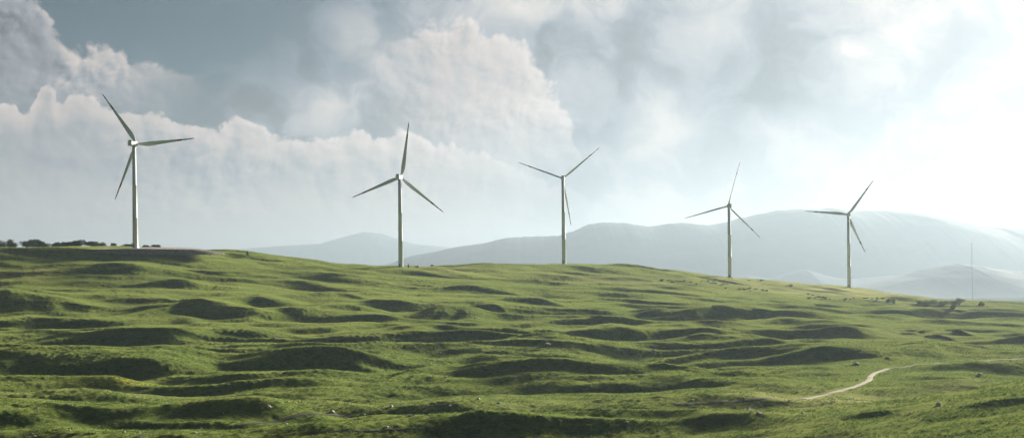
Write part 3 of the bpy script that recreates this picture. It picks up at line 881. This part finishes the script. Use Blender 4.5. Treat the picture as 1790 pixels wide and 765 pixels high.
# ------------------------------------------------------------------ sky, sun, haze, camera
def sky():
    w = bpy.data.worlds.new('World'); scene.world = w; w.use_nodes = True
    t = w.node_tree; t.nodes.clear(); k = NT(t)
    out = k.n('ShaderNodeOutputWorld'); bg = k.n('ShaderNodeBackground'); bg.inputs['Strength'].default_value = .1
    sk = k.n('ShaderNodeTexSky', sky_type='NISHITA'); sk.sun_disc = False
    sk.sun_elevation = SUN_EL; sk.sun_rotation = SUN_AZ; sk.air_density = 1.0; sk.dust_density = 1.2; sk.ozone_density = 1.5
    d = k.n('ShaderNodeTexCoord').outputs['Generated']
    x, y, z = k.xyz(d)
    U = k.m('ARCTAN2', x, y)
    V = k.m('DIVIDE', z, k.m('SQRT', k.m('ADD', k.m('MULTIPLY', x, x), k.m('MULTIPLY', y, y))))
    X = k.m('MULTIPLY_ADD', U, 1.919, .895)          # sky coordinates in thousandths of a degree-like unit, fixed to the compass
    Y = k.m('MULTIPLY_ADD', V, -1.919, .505)
    def S(px, py):
        u, v = px2uv(px, py); a = math.atan(float(u)); return (.895+1.919*a, .505-1.919*float(v)*math.cos(a))
    P = k.cxyz(X, Y)
    # domain warp
    w1 = k.n('ShaderNodeTexNoise', noise_dimensions='2D'); k.l(P, w1.inputs['Vector']); w1.inputs['Scale'].default_value = 9; w1.inputs['Detail'].default_value = 2
    wv = k.vm('SUBTRACT', w1.outputs['Color'], (.5, .5, .5))
    PW = k.vm('ADD', P, k.vm('MULTIPLY', wv, (.035, .03, 0)))
    XW, YW, _ = k.xyz(PW)
    # several noises
    def cauli(vec, sc, det=4, rough=.52):
        return k.noise(vec, sc, det, rough, 0.15, '2D')
    def puff(vec):
        nd = k.n('ShaderNodeTexVoronoi', voronoi_dimensions='2D', feature='F1', normalize=True)
        k.l(vec, nd.inputs['Vector']); nd.inputs['Scale'].default_value = 19; nd.inputs['Detail'].default_value = 4
        nd.inputs['Roughness'].default_value = .52; nd.inputs['Lacunarity'].default_value = 2.3
        return k.m('SUBTRACT', 1.0, nd.outputs['Distance'])
    nA = puff(PW); nB = puff(k.vm('ADD', PW, (.008, -.006, 0)))
    relief = k.m('SUBTRACT', nA, nB)                                    # light from the right and above
    nS = k.noise(k.vm('MULTIPLY', PW, (1, 1.5, 1)), 4.2, 4, .5, 0, '2D')
    nM = k.noise(k.vm('MULTIPLY', k.vm('ADD', P, k.vm('MULTIPLY', wv, (.16, .12, 0))), (1, 1.35, 1)), 8.5, 5, .56, 0, '2D')
    nf = k.noise(PW, 34, 3, .6, .2, '2D')
    edgeN = k.m('ADD', k.m('MULTIPLY', k.m('SUBTRACT', nA, .6), .12), k.m('MULTIPLY', k.m('SUBTRACT', nf, .5), .035))
    def curve(pts, xsock):
        nd = k.n('ShaderNodeFloatCurve'); c = nd.mapping.curves[0]
        q = [S(*p) for p in pts]
        # domain X from -0.6 to 2.4 -> 0..1 ; Y -> (y+.5)
        q = [((a+.6)/3.0, b+.5) for a, b in q]
        c.points[0].location = (0, q[0][1]); c.points[1].location = (1, q[-1][1])
        for a, b in q: c.points.new(a, b)
        nd.mapping.update()
        k.put(nd.inputs['Value'], k.m('DIVIDE', k.m('ADD', xsock, .6), 3.0))
        return k.m('SUBTRACT', nd.outputs[0], .5)
    def blob(px, py, rx, ry, w=1.0, sx=None, sy=None):
        cx, cy = S(px, py)
        q = k.n('ShaderNodeVectorMath', operation='MULTIPLY_ADD'); k.l(PW, q.inputs[0])
        q.inputs[1].default_value = (1000./rx, 1000./ry, 0); q.inputs[2].default_value = (-cx*1000./rx, -cy*1000./ry, 0)
        dd = k.n('ShaderNodeVectorMath', operation='DOT_PRODUCT'); k.l(q.outputs[0], dd.inputs[0]); k.l(q.outputs[0], dd.inputs[1])
        return k.m('POWER', .3679, dd.outputs['Value']), w
    def total(bl, start=0.0):
        s = start
        for b in bl:
            e, wgt = blob(*b); s = k.m('MULTIPLY_ADD', e, wgt, s)
        return s
    # --- high veil: grey-blue stratus over the nishita blue, open at the upper left
    veil = total([(850,180,380,300,.9),(1300,150,500,420,1.2),(600,420,900,120,1.0),(1900,250,500,600,1.3),(-300,200,300,400,.6),(430,200,130,70,.40)], -.12)
    veil = k.m('ADD', veil, k.m('MULTIPLY', k.m('SUBTRACT', nS, .5), .9))
    veilm = k.ramp(veil, .0, .9)
    # veil tone (linear grey) : darker in the middle left, brightening to the right
    tone = k.ramp(X, .30, 1.55, .19, .50)
    tone = k.m('ADD', tone, total([(90,60,200,90,-.08),(640,95,75,60,.34),(560,180,75,45,.26),(1160,205,80,70,.30),(930,10,90,30,.34),(1050,10,60,30,.2),(840,200,90,80,.14),(720,40,60,30,.1),
        (1290,130,230,80,-.24),(1040,215,60,50,-.16),(900,330,80,30,-.14),(720,180,60,40,-.06),(1495,88,34,22,.30),(1570,50,60,80,.22),(1330,175,60,16,-.08),(480,60,130,60,-.10),(400,190,130,60,-.05),(900,330,60,30,-.10),(1120,30,60,45,-.06),(1600,300,40,16,-.04),(760,60,70,40,-.03)]))
    tone = k.m('ADD', tone, k.m('MULTIPLY', k.m('SUBTRACT', nS, .5), .4))
    tone = k.m('ADD', tone, k.m('MULTIPLY', k.ramp(nM, .36, .66, -.5, .5), k.ramp(X, .5, 1.6, .24, .19)))
    tone = k.m('ADD', tone, k.m('MULTIPLY', relief, .22))
    tone = k.m('ADD', tone, k.ramp(Y, .18, .50, 0, .14))
    tone = k.m('MAXIMUM', tone, .12)
    def tint(t, lo, hi, a, b):
        c = k.mix(k.ramp(t, lo, hi), a, b)
        nd = k.n('ShaderNodeVectorMath', operation='SCALE'); k.l(c, nd.inputs[0]); k.put(nd.inputs['Scale'], t); return nd.outputs[0]
    veilc = tint(tone, .25, .75, (.84, .94, 1.12), (1.10, 1.0, .93))
    base = k.n('ShaderNodeVectorMath', operation='SCALE'); k.l(sk.outputs[0], base.inputs[0]); base.inputs['Scale'].default_value = .1*.30
    c = k.mix(veilm, k.vm('MULTIPLY', base.outputs[0], (.22, .70, 1.0)), veilc)
    # --- cumulus with crisp upper edge
    def cumulus(c, pts, soft, amp, lit, body, depth, extra, limit=None):
        e = k.m('SUBTRACT', YW, curve(pts, XW))                 # > 0 below the edge
        e = k.m('ADD', e, k.m('MULTIPLY', edgeN, amp))
        mk = k.ramp(e, 0.0, soft)
        if limit is not None: mk = k.m('MULTIPLY', mk, limit)
        rim = k.ramp(e, depth, .0)
        tn = k.m('ADD', k.m('ADD', body, k.m('MULTIPLY', rim, lit)), k.m('MULTIPLY', relief, k.m('MULTIPLY', k.ramp(YW, .46, .14, .55, 1.0), k.ramp(nS, .35, .62, .55, 1.25))))
        tn = k.m('ADD', tn, k.m('MULTIPLY', k.m('SUBTRACT', nf, .5), .10))
        tn = total(extra, tn)
        tn = k.m('MAXIMUM', tn, .1)
        cc = tint(tn, .28, .60, (.92, .96, 1.10), (1.14, .985, .91))
        return k.mix(mk, c, cc)
    # central tower of cloud, lit on its right side
    limD = k.m('MULTIPLY', k.ramp(XW, .62, .80), k.ramp(YW, .33, .17))
    bodyD = k.m('ADD', .53, k.ramp(X, .75, 1.02, 0, .14))
    c = cumulus(c, [(560,90),(700,62),(780,36),(822,32),(845,62),(885,72),(925,92),(948,122),(962,150),(985,180),(1000,215),(1006,255),(1030,300),(1200,420),(2000,500)],
                .024, .75, .20, bodyD, .05, [(870,150,50,40,-.05),(840,210,60,40,.05),(930,230,50,60,.05),(960,190,40,30,.03)], limD)
    # upper-left heap
    limA = k.m('MULTIPLY', k.ramp(XW, .42, .22), k.ramp(YW, .26, .16))
    bodyA = k.m('ADD', .27, k.ramp(X, .02, .22, 0, .10))
    c = cumulus(c, [(-600,-60),(-100,-30),(0,-12),(55,8),(95,48),(135,88),(175,78),(215,80),(245,108),(290,118),(330,128),(380,150),(460,180),(2000,200)],
                .016, .6, .18, bodyA, .05, [(20,70,50,40,-.06),(60,100,30,25,-.05),(40,185,60,25,.10),(130,90,30,30,.08),(180,130,40,20,.05),(35,15,30,30,-.05),(250,130,60,25,.05),(60,170,22,14,-.12)], limA)
    # long low bank
    limB = k.ramp(X, 1.15, .70)
    bodyB = k.m('ADD', k.ramp(Y, .22, .46, .36, .60), k.ramp(X, .1, .9, 0, .12))
    c = cumulus(c, [(-600,200),(-40,195),(15,190),(45,205),(70,160),(95,150),(105,178),(150,168),(195,188),(260,200),(310,214),(350,222),(385,232),(410,214),(450,228),(500,240),(560,250),(620,240),(665,248),(700,240),(750,250),(800,262),(860,280),(950,310),(1100,380),(2000,480)],
                .008, .45, .28, bodyB, .06, [(60,200,120,20,.08),(650,255,130,28,.05),(250,260,150,40,.0),(480,300,160,30,-.05),(120,290,90,22,-.05),(200,245,60,22,.06),(420,250,70,16,.07),(300,330,120,18,-.04),(640,330,90,16,-.05),(60,350,120,20,.04)], limB)
    # keep the sun side of the sky white and the rest of the dome dim
    # overhead and behind, the unseen sky is darkened and blued to cut ambient fill
    front = k.m('MULTIPLY', k.ramp(V, .46, .285), k.ramp(k.m('ABSOLUTE', k.m('SUBTRACT', U, .12)), 1.05, .62))
    c = k.mix(front, k.vm('MULTIPLY', c, (.07, .29, .43)), c)
    # wide bright glow of thin cloud round the veiled sun
    ga = k.m('DIVIDE', k.m('SUBTRACT', U, SUN_AZ+.02), .30); gb = k.m('DIVIDE', k.m('SUBTRACT', V, .25), .36)
    gl = k.m('POWER', .3679, k.m('ADD', k.m('MULTIPLY', ga, ga), k.m('MULTIPLY', gb, gb)))
    c = k.vm('ADD', c, k.cxyz(k.m('MULTIPLY', gl, .95), k.m('MULTIPLY', gl, .91), k.m('MULTIPLY', gl, .84)))
    sc = k.n('ShaderNodeVectorMath', operation='SCALE'); k.l(c, sc.inputs[0]); sc.inputs['Scale'].default_value = 10.0*SKYGAIN
    k.l(sc.outputs[0], bg.inputs[0]); k.l(bg.outputs[0], out.inputs[0])

SKYGAIN = .20
def lights_camera():
    s = bpy.data.lights.new('sun', 'SUN'); s.energy = 5.0; s.angle = math.radians(9.0); s.color = (1.0, .90, .72)
    so = bpy.data.objects.new('sun', s); col.objects.link(so)
    d = Vector((math.sin(SUN_AZ)*math.cos(SUN_EL), math.cos(SUN_AZ)*math.cos(SUN_EL), math.sin(SUN_EL)))
    so.rotation_euler = d.to_track_quat('Z', 'Y').to_euler()
    so.location = (0, 0, 300)
    # haze box
    me = bpy.data.meshes.new('haze'); bm = bmesh.new(); bmesh.ops.create_cube(bm, size=1)
    for v in bm.verts:
        v.co = Vector((v.co.x*40000, v.co.y*23000+6500, (v.co.z+.5)*(HT+90)-90))
    bm.to_mesh(me); bm.free()
    o = bpy.data.objects.new('haze', me); col.objects.link(o); o['kind'] = 'stuff'
    m, k, out = new_mat('haze')
    pv = k.n('ShaderNodeVolumePrincipled'); pv.inputs['Density'].default_value = HAZE
    pv.inputs['Color'].default_value = (.32, .41, .52, 1); pv.inputs['Anisotropy'].default_value = .38
    k.l(pv.outputs[0], out.inputs['Volume']); me.materials.append(m)
    # camera
    c = bpy.data.cameras.new('camera'); c.sensor_width = 36; c.lens = 36*F/1790
    c.shift_y = (HY-382.5)/1790; c.clip_start = .5; c.clip_end = 80000
    co = bpy.data.objects.new('camera', c); col.objects.link(co)
    co.matrix_world = Matrix.Rotation(math.radians(90), 4, 'X') @ Matrix.Rotation(-ROLL, 4, 'Z')
    scene.camera = co
    vs = scene.view_settings; vs.view_transform = 'Standard'; vs.look = 'None'; vs.gamma = 1; vs.use_curve_mapping = False
    vs.exposure = EXPOSURE
    cy = scene.cycles
    cy.max_bounces = 3; cy.diffuse_bounces = 1; cy.volume_bounces = 0; cy.transmission_bounces = 2; cy.transparent_max_bounces = 4
    cy.use_denoising = True
HAZE = 1.05e-4
HT = 900

materials()
build_ground()
tussocks()
hills()
tracks()
pad_top = pad()
turbines()
rocks()
vegetation()
mast()
sky()
lights_camera()
